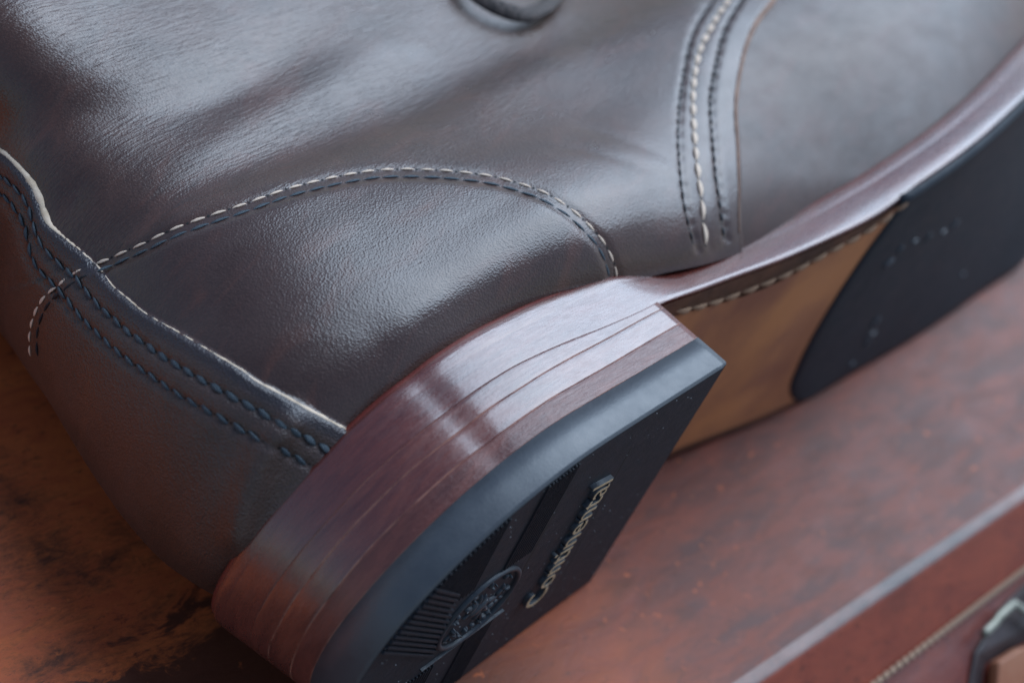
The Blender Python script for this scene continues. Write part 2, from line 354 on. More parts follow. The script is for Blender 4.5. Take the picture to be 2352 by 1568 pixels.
def fold(P, pts, wd, amp, side=None, taper=.2):
    """a raised or sunken fold along a traced line"""
    poly = spline(pts, 40); seg = np.linalg.norm(np.diff(poly, axis=0), axis=1); cum = np.concatenate([[0], np.cumsum(seg)]); tot = cum[-1]
    wsum = np.zeros(len(P)); usum = np.zeros(len(P)); dsum = np.zeros(len(P))
    best = np.full(len(P), 1e12); bu = np.zeros(len(P)); bs_ = np.zeros(len(P))
    for i, (a, b) in enumerate(zip(poly[:-1], poly[1:])):
        ab = b - a; t = np.clip(((P - a) @ ab) / (ab @ ab), 0, 1); d = P - (a + t[:, None] * ab); L = np.hypot(d[:, 0], d[:, 1])
        k = L < best; best[k] = L[k]; bu[k] = ((cum[i] + t * seg[i]) / tot)[k]; bs_[k] = (ab[0] * d[:, 1] - ab[1] * d[:, 0])[k] / np.linalg.norm(ab)
    # keep the same width along the line, blend the two sides smoothly
    side = wd if side is None else side
    wdd = side + (wd - side) * (.5 + .5 * np.tanh(-bs_ / (.35 * wd)))
    tp = sm(0, taper, bu) * sm(0, taper, 1 - bu)
    return amp * np.exp(-(best / wdd) ** 2) * tp
FOLDS = [  # traced line, half width px, height mm, half width on the other side
    ([(-240, 330), (-40, 300), (150, 250), (330, 250), (520, 200), (820, 40)], 75, -1.6, 75),
    ([(210, 560), (380, 420), (560, 300), (780, 180), (1000, 60)], 60, .8, 60),
    ([(540, 1290), (565, 1150), (620, 1020), (720, 920)], 34, 1.7, 34),
    ([(850, 800), (1050, 660), (1200, 580), (1320, 530)], 50, .6, 50),
    ([(1280, 340), (1420, 400), (1560, 460)], 14, -.12, 14), ([(1250, 400), (1400, 440), (1560, 500)], 12, -.10, 12),
]
BLOBS = [  # centre x, y, half axes, turn (degrees), height mm
    (1330, 500, 170, 120, -30, 1.3), (1600, 260, 170, 230, 0, 2.2), (60, 10, 150, 110, -20, 2.2),
    (1460, 540, 60, 80, 20, -.4), (830, 600, 190, 100, -15, -.7), (165, 455, 34, 60, 25, -.7),
]
STEPS = [  # the leather drops across these lines: line, half width px, drop mm (towards the upper left)
    ([(0, 690), (240, 585), (400, 505), (570, 440), (770, 372), (950, 300), (1200, 180), (1450, 70), (1700, -60), (1900, -150)], 48, 2.6),
    ([(0, 700), (400, 525), (800, 350), (980, 275), (1200, 160), (1450, 50), (1700, -80), (1900, -170)], 80, 3.2),
]
def displace(V):
    P, zc = project(V)
    mmpx = zc / FPX      # mm per pixel
    out = np.zeros(len(V))
    vis = (P[:, 0] > -300) & (P[:, 0] < 2700) & (P[:, 1] > -300) & (P[:, 1] < 1700)
    idx = np.where(vis)[0]; p = P[idx]; d = np.zeros(len(idx))
    for f in FOLDS: d += fold(p, f[0], f[1], f[2], f[3])
    for bx, by, ra, rb_, an, am_ in BLOBS:
        c_, s_ = math.cos(math.radians(an)), math.sin(math.radians(an)); ex_, ey_ = p[:, 0] - bx, p[:, 1] - by
        d += am_ * np.exp(-((ex_ * c_ + ey_ * s_) / ra) ** 2 - ((-ex_ * s_ + ey_ * c_) / rb_) ** 2)
    for ln_, wd_, am_ in STEPS:
        L_ = spline(ln_, 40); sd = poly_side(L_, p); d += am_ * (.5 + .5 * np.tanh(sd / wd_)) * sm(190, 420, p[:, 0]) * sm(760, 420, p[:, 1])
    out[idx] = d
    return out
def displace_fine(V):
    P, zc = project(V)
    mmpx = zc / FPX      # mm per pixel
    out = np.zeros(len(V))
    vis = (P[:, 0] > -300) & (P[:, 0] < 2700) & (P[:, 1] > -300) & (P[:, 1] < 1700)
    idx = np.where(vis)[0]; p = P[idx]; d = np.zeros(len(idx))
    # backstay laid over the quarter: its raw edge stands proud
    e = poly_side(spline(EDGE, 20), p)      # positive = lower left of the edge
    near = sm(-3, 8, e)
    d += 1.0 * near
    # front edge of the quarter laid over the vamp
    f_ = poly_side(spline(FRONT, 25), p)
    d += .9 * sm(-4, 5, f_) * sm(1300, 1600, p[:, 0])
    # stiffener panel under the arc and its stitched channel
    a_ = poly_side(spline(ARC[6:], 15), p)
    d += -.35 * np.exp(-(a_ / 9) ** 2) + .25 * sm(4, 40, a_) * (a_ > 0)
    a2 = np.abs(poly_side(spline(offset_line(spline(ARC[6:], 15), 17), 15), p)); d += -.30 * np.exp(-(a2 / 9) ** 2)
    for row in (ROW1, ROW2):
        r_ = poly_side(spline(row, 20), p); d += -.38 * np.exp(-(r_ / 10) ** 2)
    for row, dp in ((SEAM_W, .15), (SEAM_L, .25), (SEAM_R, .3)):
        r_ = poly_side(spline(row, 20), p); d += -dp * np.exp(-(r_ / 9) ** 2) * (p[:, 1] < 640)
    # pucker where the thread pulls down
    for row, pitch, dp in ((SEAM_L, 29, .2), (SEAM_R, 29, .22), (ROW1, 33, .18), (ROW2, 33, .18)):
        for c in spline(row, pitch):
            kk = (abs(p[:, 0] - c[0]) < 40) & (abs(p[:, 1] - c[1]) < 40)
            rr = ((p[kk] - c) ** 2).sum(1); d[kk] += -dp * np.exp(-rr / 60) + .06 * np.exp(-rr / 500)
    out[idx] = d
    return out
Yr = np.concatenate([np.arange(26.2, 112, .42), np.arange(112.4, 160, .9), np.arange(161, 240, 4.)])
V1 = body_grid(110, 440, 16, Yr, True)
nr, nc = V1.shape[:2]
flat = V1.reshape(-1, 3)
du = np.gradient(V1, axis=1); dv = np.gradient(V1, axis=0)
Nn = np.cross(du, dv).reshape(-1, 3); Nn /= np.linalg.norm(Nn, axis=1)[:, None] + 1e-9
if (Nn[:, 2].mean() < 0): Nn = -Nn
disp = displace(flat)
mid_ = flat + Nn * disp[:, None]
backness = sm(0, .06, np.tile(np.arange(nc) / 110., nr))     # keep the mid-back seam closed
disp_f = displace_fine(mid_)
flat2 = mid_ + Nn * disp_f[:, None]
V2 = body_grid(40, 60, 8, Yr, False); n2c = V2.shape[1]
# the far side starts from the displaced back column
V2[:, 0] = flat2.reshape(nr, nc, 3)[:, 0]; bk = (flat2 - flat).reshape(nr, nc, 3)[:, 0]
for k in range(1, 12): V2[:, k] += bk * (1 - k / 12)
V2[:, -1] = flat2.reshape(nr, nc, 3)[:, -1]
ALLV = np.concatenate([flat2, V2.reshape(-1, 3)])
F1 = gridF(nr, nc); F2 = gridF(nr, n2c)[:, ::-1] + nr * nc
# orientation
def orient(F, V, Nref):
    a, b_, c_ = V[F[:, 0]], V[F[:, 1]], V[F[:, 2]]
    n = np.cross(b_ - a, c_ - a)
    return F if (n[:, 2] * Nref).mean() > 0 else F[:, ::-1]
F1 = orient(F1, ALLV, 1); F2 = orient(F2, ALLV, -1)
# panel of each face: 0 quarter 1 counter 2 backstay 3 vamp
EDs, FRs, ARs = spline(EDGE, 25), spline(FRONT, 30), spline(ARC[6:], 20)
def panel(Pm):
    P, _ = project(Pm)
    e = poly_side(EDs, P) > 0; f = poly_side(FRs, P) < 0
    a = poly_side(ARs, P) > 0
    x = Pm[:, 0]
    pn = np.zeros(len(P), int)
    pn[a & (P[:, 1] > 300)] = 1
    pn[(pn == 1) & ((x > 4) | (Pm[:, 1] > 75))] = 0
    pn[f & (P[:, 0] > 1200)] = 3
    pn[e] = 2
    pn[(x > 60) & (pn != 3) & (Pm[:, 1] < 40)] = 3
    return pn
cen1 = ALLV[F1].mean(1); m_ = ALLV[F2].mean(1); m_[:, 2] *= -1
pn1 = panel(cen1); pn2 = panel(m_)
def tidy(F, pn, pid):      # loose scraps of a panel join the quarter
    ids = np.where(pn == pid)[0]; v2f = {}
    for i in ids:
        for v in F[i]: v2f.setdefault(int(v), []).append(int(i))
    seen = set(); comps = []
    for i in ids:
        i = int(i)
        if i in seen: continue
        st_ = [i]; seen.add(i); c_ = []
        while st_:
            a_ = st_.pop(); c_.append(a_)
            for v in F[a_]:
                for b__ in v2f[int(v)]:
                    if b__ not in seen: seen.add(b__); st_.append(b__)
        comps.append(c_)
    comps.sort(key=len)
    for c_ in comps[:-1]: pn[c_] = 0
tidy(np.concatenate([F1, F2]), (PNT := np.concatenate([pn1, pn2])), 1); pn1, pn2 = PNT[:len(pn1)], PNT[len(pn1):]
FA = np.concatenate([F1, F2]); PN = np.concatenate([pn1, pn2])
bvh = BVHTree.FromPolygons([tuple(v) for v in ALLV.tolist()], [tuple(f) for f in F1.tolist()] + [tuple(f) for f in F2.tolist()])
def sub(F):
    u, inv = np.unique(F, return_inverse=True); return ALLV[u], inv.reshape(F.shape), u
# smooth normals of the whole body, given to every panel so the joins do not show
VN = np.zeros_like(ALLV)
for k in range(4):
    a, b_, c_ = ALLV[FA[:, k]], ALLV[FA[:, (k + 1) % 4]], ALLV[FA[:, (k - 1) % 4]]
    n = np.cross(b_ - a, c_ - a)
    for ax in range(3): VN[:, ax] += np.bincount(FA[:, k], n[:, ax], len(ALLV))
VN /= np.linalg.norm(VN, axis=1)[:, None] + 1e-12
panels = {}
for pid, (nm, mt) in enumerate([('quarter', 'quarter'), ('heel_counter', 'counter'), ('backstay', 'strap'), ('vamp', 'vamp')]):
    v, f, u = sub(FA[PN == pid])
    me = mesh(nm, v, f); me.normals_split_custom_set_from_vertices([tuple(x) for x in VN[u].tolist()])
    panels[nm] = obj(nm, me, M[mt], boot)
vb = np.zeros(len(panels['backstay'].data.vertices) * 3); panels['backstay'].data.vertices.foreach_get('co', vb)
eb = poly_side(EDs, project(vb.reshape(-1, 3) / MM)[0]); at = panels['backstay'].data.attributes.new('edge_dark', 'FLOAT', 'POINT')
at.data.foreach_set('value', sm(46, 22, eb).astype(np.float32))       # darker, bluish band painted along the raw edge of the strap
mt = M['strap']; nt_ = mt.node_tree; bb = nt_.nodes['Principled BSDF']; src = bb.inputs['Base Color'].links[0].from_socket
an_ = nt_.nodes.new('ShaderNodeAttribute'); an_.attribute_name = 'edge_dark'
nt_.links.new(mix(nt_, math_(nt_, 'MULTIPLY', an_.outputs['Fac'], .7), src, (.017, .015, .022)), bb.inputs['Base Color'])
panels['backstay']['label'] = 'dark strap wrapped round the back of the heel with two rows of black stitches'

def on_body(px, py, B=None):
    o, d = ray(px, py); h = (B or bvh).ray_cast(Vector(o), Vector(d), 1000)
    if h[0] is None: return None, None
    n = Vector(h[1]); d = Vector(d)
    if n.dot(d) > 0: n = -n
    return np.array(h[0]), np.array(n)
def lay(pts, step, B=None, lift=0.0):
    P, N = [], []
    for p in spline(pts, step):
        a, n = on_body(p[0], p[1], B)
        if a is None: continue
        P.append(a + n * lift); N.append(n)
    return np.array(P), np.array(N)
# ---- stitches: one shared short thread mesh per kind
def thread_mesh(nm, mat, twist=True):
    V, F = [], []; n, m_ = 7, 6
    prof = [.25, .75, 1, 1.05, 1, .75, .25]
    for i in range(n):
        u = i / (n - 1) - .5
        arch = .55 * (1 - (2 * u) ** 2) - .25
        for k in range(m_):
            a = 2 * math.pi * k / m_ + (i * .5 if twist else 0)
            V.append((u, .5 * prof[i] * math.cos(a), .5 * prof[i] * math.sin(a) + arch))
    F = [tuple(int(x) for x in f) for f in gridF(n, m_, True)] + [tuple(range(m_))[::-1], tuple((n - 1) * m_ + k for k in range(m_))]
    me = bpy.data.meshes.new(nm); me.from_pydata(V, [], F); me.materials.append(mat)
    for p in me.polygons: p.use_smooth = True
    return me
TH = {k: thread_mesh('stitch', M[k]) for k in ('white_thread', 'dark_thread', 'black_thread', 'tan_thread', 'cord')}
def stitches(line, pitch, width, mat, parent, fill=.82, B=None, lift=.0, slant=0., depth=None, jitter=.05):
    """threads laid end to end along a traced line, pitch in mm on the surface"""
    pts, nrm = lay(line, 4, B)
    s = np.concatenate([[0], np.cumsum(np.minimum(np.linalg.norm(np.diff(pts, axis=0), axis=1), 3.0))])
    n = int(s[-1] / pitch)
    for k in range(n):
        e = random.uniform(-.04, .04)
        a0, a1 = (k + (1 - fill) / 2 + e) * pitch, (k + (1 + fill) / 2 + e) * pitch
        A, Bp = [np.array([np.interp(a, s, pts[:, c]) for c in range(3)]) for a in (a0, a1)]
        L = np.linalg.norm(Bp - A)
        if L > pitch * 2 or L < .3: continue
        N = np.array([np.interp((a0 + a1) / 2, s, nrm[:, c]) for c in range(3)]); N /= np.linalg.norm(N)
        T = (Bp - A) / L; S = np.cross(N, T); S /= np.linalg.norm(S)
        if slant: T = T * math.cos(slant) + S * math.sin(slant); S = np.cross(N, T)
        N = np.cross(T, S)
        wdt = width * (1 + random.uniform(-.1, .1)); dp = depth or wdt * .7
        o = bpy.data.objects.new('stitch', TH[mat]); C.objects.link(o); o.parent = parent
        c = (A + Bp) / 2 + N * lift + rng.normal(0, jitter * .3, 3)
        Mx = Matrix(((T[0] * L, S[0] * wdt, N[0] * dp, c[0]), (T[1] * L, S[1] * wdt, N[1] * dp, c[1]), (T[2] * L, S[2] * wdt, N[2] * dp, c[2]), (0, 0, 0, 1)))
        o.matrix_basis = Matrix.Scale(MM, 4) @ Mx
ct = panels['heel_counter']; bs = panels['backstay']; qt = panels['quarter']
stitches(ARC[:7], 3.1, .62, 'white_thread', bs, .80, lift=.03, depth=.3)
stitches(ARC[6:], 3.5, .5, 'white_thread', ct, .76, lift=.02, depth=.32)
stitches([tuple(p) for p in offset_line(spline(ARC[6:], 15), 17)], 3.5, .6, 'dark_thread', ct, .92, lift=.04, slant=.06, depth=.3)
stitches([tuple(p) for p in offset_line(spline(ARC[:7], 15), 17)], 3.1, .5, 'black_thread', bs, .9, lift=.06)
stitches(ROW1, 2.9, .95, 'dark_thread', bs, .98, lift=.08, slant=-.24, depth=.5)
stitches(ROW2, 2.9, .85, 'dark_thread', bs, .94, lift=.08, slant=-.30, depth=.5)
stitches(SEAM_W, 4.5, 1.15, 'white_thread', qt, .93, lift=.12, depth=.6)
stitches(SEAM_L, 2.7, .55, 'black_thread', qt, .8, lift=.05)
stitches(SEAM_R, 2.7, .75, 'black_thread', qt, .8, lift=.05)
# ---- needle holes and dust
def specks(nm, items, mat, parent, flat_=.25):
    V, F = [], []
    for (c, n, r) in items:
        n = n / np.linalg.norm(n); a_ = np.cross(n, [.3, .5, .8]); a_ /= np.linalg.norm(a_); b_ = np.cross(n, a_); b0 = len(V)
        V.append(c + n * r * flat_)
        for k in range(6): V.append(c + r * (math.cos(k * 1.047) * a_ + math.sin(k * 1.047) * b_) * random.uniform(.7, 1.1))
        F += [(b0, b0 + 1 + k, b0 + 1 + (k + 1) % 6) for k in range(6)]
    o = obj(nm, mesh(nm, V, F), mat, parent); o['kind'] = 'stuff'; return o
def holes(line, pitch, r, parent, nm='needle_holes'):
    pts, nrm = lay(line, 4); s_ = np.concatenate([[0], np.cumsum(np.minimum(np.linalg.norm(np.diff(pts, axis=0), axis=1), 3.0))]); it = []
    for k in range(int(s_[-1] / pitch) + 1):
        a_ = k * pitch; c = np.array([np.interp(a_, s_, pts[:, i]) for i in range(3)]); n = np.array([np.interp(a_, s_, nrm[:, i]) for i in range(3)])
        it.append((c + n / np.linalg.norm(n) * .02, n, r))
    specks(nm, it, M['hole'], parent, .1)
holes(ARC[6:], 3.5, .30, ct); holes(ROW1, 2.9, .36, bs); holes(ROW2, 2.9, .32, bs); holes(SEAM_W, 4.5, .42, qt); holes(SEAM_L, 2.7, .36, qt); holes(SEAM_R, 2.7, .42, qt)
# ---- raw edges
P, N = lay(EDGE, 12)
prj, _ = project(P)
rad = np.interp(prj[:, 0], [-150, 0, 60, 95, 110, 130, 215, 262, 420, 600, 700, 790], [.42, .45, .55, .78, .6, .36, .20, .24, .20, .28, .36, .32]) * (1 + .12 * np.sin(np.arange(len(P)) * 1.7) + .10 * np.sin(np.arange(len(P)) * .61))
sel = prj[:, 0] < 800
tube('raw_edge', P[sel] - N[sel] * .1, rad[sel] * 1.05, M['cream'], bs, N[sel], .6)['label'] = 'cream raw cut edge of the backstay'
P, N = lay(FRONT, 14)
prj, _ = project(P); rad = np.interp(prj[:, 1], [-50, 100, 300, 420, 560], [.75, .6, .38, .2, .12])
tube('raw_edge', P + N * .1, rad, M['tanedge'], qt, N, .6)['label'] = 'tan raw cut edge along the front seam'

# ---- sole layers: solids swept round a closed outline
def outline(grow=0.0, n_side=60, heel_only=True, wob=0.0):
    """closed outline (x,z): heel D, or the whole sole"""
    th = np.linspace(0, np.pi / 2, 70)
    back_x = -ST - (LN - ST + grow) * np.sin(th); back_z = (HW + grow) * np.cos(th)
    if heel_only: xs = np.linspace(0, -ST, 24)[:-1]; zs = np.full_like(xs, HW + grow)
    else:
        xs = np.concatenate([np.linspace(228, -ST, 180)[:-1]]); zs = z_up(xs) + grow * 1.0
        k = sm(-25, 0, xs); zs = zs * k + (HW + grow) * (1 - k)
    X = np.concatenate([xs, back_x, back_x[::-1][1:], xs[::-1]]); Zz = np.concatenate([zs, back_z, -back_z[::-1][1:], np.full_like(xs, -(HW + grow))])
    if not heel_only:
        lowz = -(33 - 1.8 * sm(5, 35, xs[::-1]) * (1 - sm(45, 75, xs[::-1])) + grow * .8)
        Zz[-len(xs):] = lowz
        a = np.linspace(0, np.pi, 40)[1:-1]; zc0, r0 = (zs[0] + lowz[-1]) / 2, (zs[0] - lowz[-1]) / 2
        X = np.concatenate([X, 228 + 26 * np.sin(a)]); Zz = np.concatenate([Zz, zc0 - r0 * np.cos(a)])
    return X, Zz
def ring(nm, X, Zz, ylo, yhi, mat, parent, prof, cap_lo=True, cap_hi=True, wob=None, psc=None, psc2=None):
    """prof: list of (fraction of height from bottom, outset mm)"""
    n = len(X); tx = np.roll(X, -1) - np.roll(X, 1); tz = np.roll(Zz, -1) - np.roll(Zz, 1)
    L = np.hypot(tx, tz) + 1e-9; nx, nz = tz / L, -tx / L
    cx, cz = X.mean(), Zz.mean()
    if ((X - cx) * nx + (Zz - cz) * nz).mean() < 0: nx, nz = -nx, -nz
    V = []
    for f, o_ in prof:
        w_ = 0 if wob is None else wob(X, Zz, f)
        oo = o_ * (1 if psc is None else psc) + (0 if psc2 is None else psc2 * f)
        yy = ylo + (yhi - ylo) * f
        gx = -.14 * np.clip(yy, 0, 28) * sm(-34, -60, X) * (1 + .7 * sm(4, -14, Zz)) * sm(20, -4, Zz)    # heel seat flares a little at the back
        V.append(np.stack([X + nx * (oo + w_) + gx, yy, Zz + nz * (oo + w_)], 1))
    V = np.concatenate(V); F = [tuple(int(x) for x in f) for f in gridF(len(prof), n, True)]
    if cap_lo: F.append(tuple(range(n)))
    if cap_hi: F.append(tuple((len(prof) - 1) * n + k for k in range(n))[::-1])
    me = mesh(nm, V, F); bm = bmesh.new(); bm.from_mesh(me); bmesh.ops.recalc_face_normals(bm, faces=bm.faces)
    for fc in bm.faces:
        if len(fc.verts) > 4: fc.smooth = False
    bm.to_mesh(me); bm.free()
    o = obj(nm, me, mat, parent); return o
def add_wear(o, prof, n, col=(.40, .19, .13)):
    at = o.data.attributes.new('wear', 'FLOAT', 'POINT'); k = len(prof); v = np.zeros(k * n, np.float32)
    for i, (f, _) in enumerate(prof): v[i * n:(i + 1) * n] = 1.0 if (f <= 0 or f >= 1) else 0.0
    at.data.foreach_set('value', v)
def wear_mat(mt):
    t = mt.node_tree; b = t.nodes['Principled BSDF']; src = b.inputs['Base Color'].links[0].from_socket
    a_ = t.nodes.new('ShaderNodeAttribute'); a_.attribute_name = 'wear'; tc = t.nodes.new('ShaderNodeTexCoord')
    nz = ramp(t, noise(t, mapping(t, tc, (.25, .25, .25)).outputs[0], 1, 3), [(.35, .1), (.6, 1)])
    t.links.new(mix(t, math_(t, 'MULTIPLY', a_.outputs['Fac'], nz), src, (.42, .19, .13)), b.inputs['Base Color'])
wear_mat(M['lift']); wear_mat(M['lift_rough'])
def wobble(X, Zz, f):   # hand-sanded unevenness of the edge
    s = np.unwrap(np.arctan2(Zz, -(X + 30))) * 38
    return (.04 * np.sin(s / 5.3 + 1) + .13 * np.sin(s / 8. + .6) - .30 * np.exp(-((s - 37) / 2.6) ** 2)) * sm(40, 10, X)
soft = [(0, -.22), (.05, -.06), (.14, 0), (.5, .06), (.86, 0), (.95, -.05), (1, -.2)]
X, Zz = outline(0, heel_only=False)
yb_, ym_, yt_ = y_bot(X, Zz), y_mid(X, Zz), y_top(X, Zz)
yb_ = np.where(X < -.5, 18.6, yb_)
k = sm(-40, 2, X); yb_ = np.where(X < 2, 19.0 * (1 - k) + 16.8 * k, yb_)
outsole_prof = [(0, -.75), (.03, -.35), (.08, -.08), (.16, .05), (.5, .10), (.9, .04), (1, -.05)]
yb_ = yb_ + .9 * sm(66, 84, X)
fwd = sm(-4, 16, X); pscale = .06 + .94 * fwd
outsole = ring('outsole', X, Zz, yb_, ym_, M['edge'], boot, outsole_prof, True, False, wobble, pscale, -2.7 * fwd)
welt = ring('welt', X, Zz, ym_, yt_ - .5, M['edge'], boot, [(0, -.04), (.08, 0), (.6, .0), (.85, -.08), (1, -.35)], False, False, lambda a, b, c: wobble(a, b, c) - 2.7 * sm(-4, 16, a), None, -1.0 * fwd)
# rand: thin red strip between upper and welt, with a shelf in to the upper
rand = ring('rand', X, Zz, yt_ - .5, yt_ + .35, M['welt'], boot, [(0, -.45), (.4, -.55), (1, -.8), (1.05, -3.2), (.6, -8)], False, False, lambda a, b, c: wobble(a, b, c) - 3.5 * sm(-4, 16, a))
# ---- heel lifts
XH, ZH = outline(0)
def hl(y0, y1): return np.full(len(XH), y0), np.full(len(XH), y1)
kb = sm(-40, 2, XH)
uu = np.arange(len(XH)) * .9
yB = 19.0 * (1 - kb) + 16.8 * kb; yC = 15.3 + .10 * np.sin(uu / 7) + .05 * np.sin(uu / 2.3); yD = 11.0 + .12 * np.sin(uu / 9 + 2) + .05 * np.sin(uu / 2.9); yE = 7.1 + .08 * np.sin(uu / 8 + 4)
heel_prof = [(0, -.07), (.05, -.0), (.2, 0), (.8, 0), (.95, -.0), (1, -.07)]
for lo, hi, lb in ((yC, yB - .0, 'thin wedge lift against the sole'), (yD, yC, None), (yE, yD, 'lowest leather lift above the rubber')):
    o = ring('heel_lift', XH, ZH, lo, hi, M['lift_rough'] if hi is yD else M['lift'], boot, heel_prof, True, True, wobble)
    add_wear(o, heel_prof, len(XH))
    if lb: o['label'] = lb
top = ring('rubber_top_lift', XH, ZH, yE * 0 + .35, yE, M['rubber_side'], boot, [(-.05, -.5), (.0, -.10), (.03, .02), (.5, .03), (1, 0)], False, True, lambda X, Z_, f: wobble(X, Z_, f) * .3)
top['label'] = 'black rubber heel piece with ribbed tread'

# ---- tread face of the rubber heel (looks towards -y): plate, ribs, emblem, lettering
def inheel(x, z, m=0.):
    hw, ln = HW - m, LN - m
    return (x < -m) & ((x > -ST) & (abs(z) < hw) | (x <= -ST) & (((x + ST) / (ln - ST)) ** 2 + (z / hw) ** 2 < 1))
def plate_from_outline(nm, X, Zz, y0, y1, mat, parent):
    return ring(nm, X, Zz, np.full(len(X), y0), np.full(len(X), y1), mat, parent, [(0, -.25), (.25, 0), (1, 0)], True, False)
Xt, Zt = outline(-.5); Xt = np.minimum(Xt, -.4)
tread = plate_from_outline('tread_face', Xt, Zt, .0, .5, M['rubber_tread'], top)
def bars(nm, segs, w_, h_, mat, parent, kind=None):
    V, F = [], []
    for (x0, z0, x1, z1) in segs:
        L = math.hypot(x1 - x0, z1 - z0)
        if L < .3: continue
        tx, tz = (x1 - x0) / L, (z1 - z0) / L; nx, nz = -tz * w_ / 2, tx * w_ / 2
        b0 = len(V)
        for yy, s_ in ((.05, 1), (-h_, .6)):
            for (x, z, sg) in ((x0, z0, 1), (x0, z0, -1), (x1, z1, -1), (x1, z1, 1)):
                V.append((x + nx * sg * s_, yy, z + nz * sg * s_))
        F += [(b0 + 4, b0 + 5, b0 + 6, b0 + 7), (b0, b0 + 1, b0 + 5, b0 + 4), (b0 + 1, b0 + 2, b0 + 6, b0 + 5), (b0 + 2, b0 + 3, b0 + 7, b0 + 6), (b0 + 3, b0, b0 + 4, b0 + 7)]
    me = mesh(nm, V, F, False)
    bm = bmesh.new(); bm.from_mesh(me); bmesh.ops.recalc_face_normals(bm, faces=bm.faces); bm.to_mesh(me); bm.free()
    o = obj(nm, me, mat, parent)
    if kind: o['kind'] = kind
    return o
def clip_seg(x0, z0, x1, z1, ok):
    t = np.linspace(0, 1, 300); x = x0 + (x1 - x0) * t; z = z0 + (z1 - z0) * t; k = ok(x, z); out = []; i = 0
    while i < 300:
        if k[i]:
            j = i
            while j + 1 < 300 and k[j + 1]: j += 1
            out.append((x[i], z[i], x[j], z[j])); i = j + 1
        else: i += 1
    return out
EMX, EMZ, EMR = -48.8, -1.0, 8.6
def area(x, z):
    return inheel(x, z, .9) & (((x - EMX) ** 2 + (z - EMZ) ** 2) > (EMR + .9) ** 2)
segs = []
for x in np.arange(-47.0, -40.2, .72): segs += clip_seg(x, -34, x, 34, lambda a, b: area(a, b) & (abs(b + 1) > 9.5))
for x in np.arange(-69.5, -54.0, .78): segs += clip_seg(x, -34, x, 34, lambda a, b, x=x: area(a, b) & (b > 9 + (x + 54) * .02) | area(a, b) & (b < -13 + 0 * x))
bars('tread_ribs', segs, .38, .35, M['rubber_tread'], top, 'stuff')['label'] = 'bands of fine parallel rubber ribs'
segs = []
for c in np.arange(-90, -40, 1.45):   # slanting coarse ribs behind the emblem
    segs += clip_seg(c, 25, c + 60, -35, lambda a, b: area(a, b) & (a < -57.5 - .12 * b) & (abs(b) < 9 + (-57 - a) * 1.2) & (a < -57))
bars('tread_ribs', segs, .75, .5, M['rubber_tread'], top, 'stuff')['label'] = 'patch of coarser slanting rubber ribs at the back'
# raised circle with a worn crest of small lumps
em = bpy.data.objects.new('emblem', None)
a = np.linspace(0, 2 * np.pi, 64, endpoint=False)
pr = [(.0, .1), (.0, -.55), (.35, -.7), (.75, -.55), (.75, .1)]
V = np.concatenate([np.stack([EMX + (EMR + o_) * np.cos(a), np.full(64, y_), EMZ + (EMR + o_) * np.sin(a)], 1) for o_, y_ in pr])
emb = obj('emblem', mesh('emblem', V, gridF(len(pr), 64, True)), M['rubber_mark'], top); emb['label'] = 'raised round crest in the rubber'
def lump(V, F, x, z, rx, rz, ang, h):
    b0 = len(V); n = 10
    for (s_, y_) in ((1, .1), (.85, -h * .6), (.45, -h)):
        for k in range(n):
            t = 2 * math.pi * k / n; u, v = rx * s_ * math.cos(t), rz * s_ * math.sin(t)
            V.append((x + u * math.cos(ang) - v * math.sin(ang), y_, z + u * math.sin(ang) + v * math.cos(ang)))
    for r_ in range(2):
        for k in range(n): F.append((b0 + r_ * n + k, b0 + r_ * n + (k + 1) % n, b0 + (r_ + 1) * n + (k + 1) % n, b0 + (r_ + 1) * n + k))
    F.append(tuple(b0 + 2 * n + k for k in range(n)))
V, F = [], []
# rearing animal figure reduced to body, neck, head, legs and tail
for (x, z, rx, rz, an, h) in [(0, 0, 2.6, 1.3, .5, .9), (-2.3, 1.9, 1.6, .7, 1.0, .9), (-3.6, 2.6, 1.0, .5, -.2, .8), (-1.2, 3.2, 1.4, .35, 1.4, .7), (-.2, 2.7, 1.2, .35, .9, .7), (2.2, -1.8, 1.9, .55, -.9, .8), (3.8, -2.6, 1.1, .35, .3, .7), (2.9, .2, 1.8, .5, -.2, .8), (4.6, .9, 1.0, .35, .9, .7), (2.0, -3.9, 1.7, .35, -1.2, .7), (.6, -2.6, 1.5, .4, -1.9, .7), (-3.2, .2, .9, .3, .6, .6)]:
    lump(V, F, EMX + x, EMZ + z, rx, rz, an, h * .7)
for k in range(46):
    t = 2 * math.pi * random.random(); r_ = random.uniform(5.2, 7.4); lump(V, F, EMX + r_ * math.cos(t), EMZ + r_ * math.sin(t), random.uniform(.3, .9), random.uniform(.18, .35), t + random.uniform(-.8, 1.8), random.uniform(.3, .8))
em2 = obj('emblem_relief', mesh('emblem_relief', V, F), M['rubber_mark'], top); em2['kind'] = 'stuff'
bars('tread_ridge', [(-38.3, -10.5, -58.5, -11.2)], .4, .5, M['rubber_mark'], top)
bars('tread_groove', [(-22.3, 24, -17.5, -24)], .5, .02, M['hole'], top)
bars('tread_groove', [(-39.9, 30, -38.2, -9)], .9, .02, M['hole'], top)
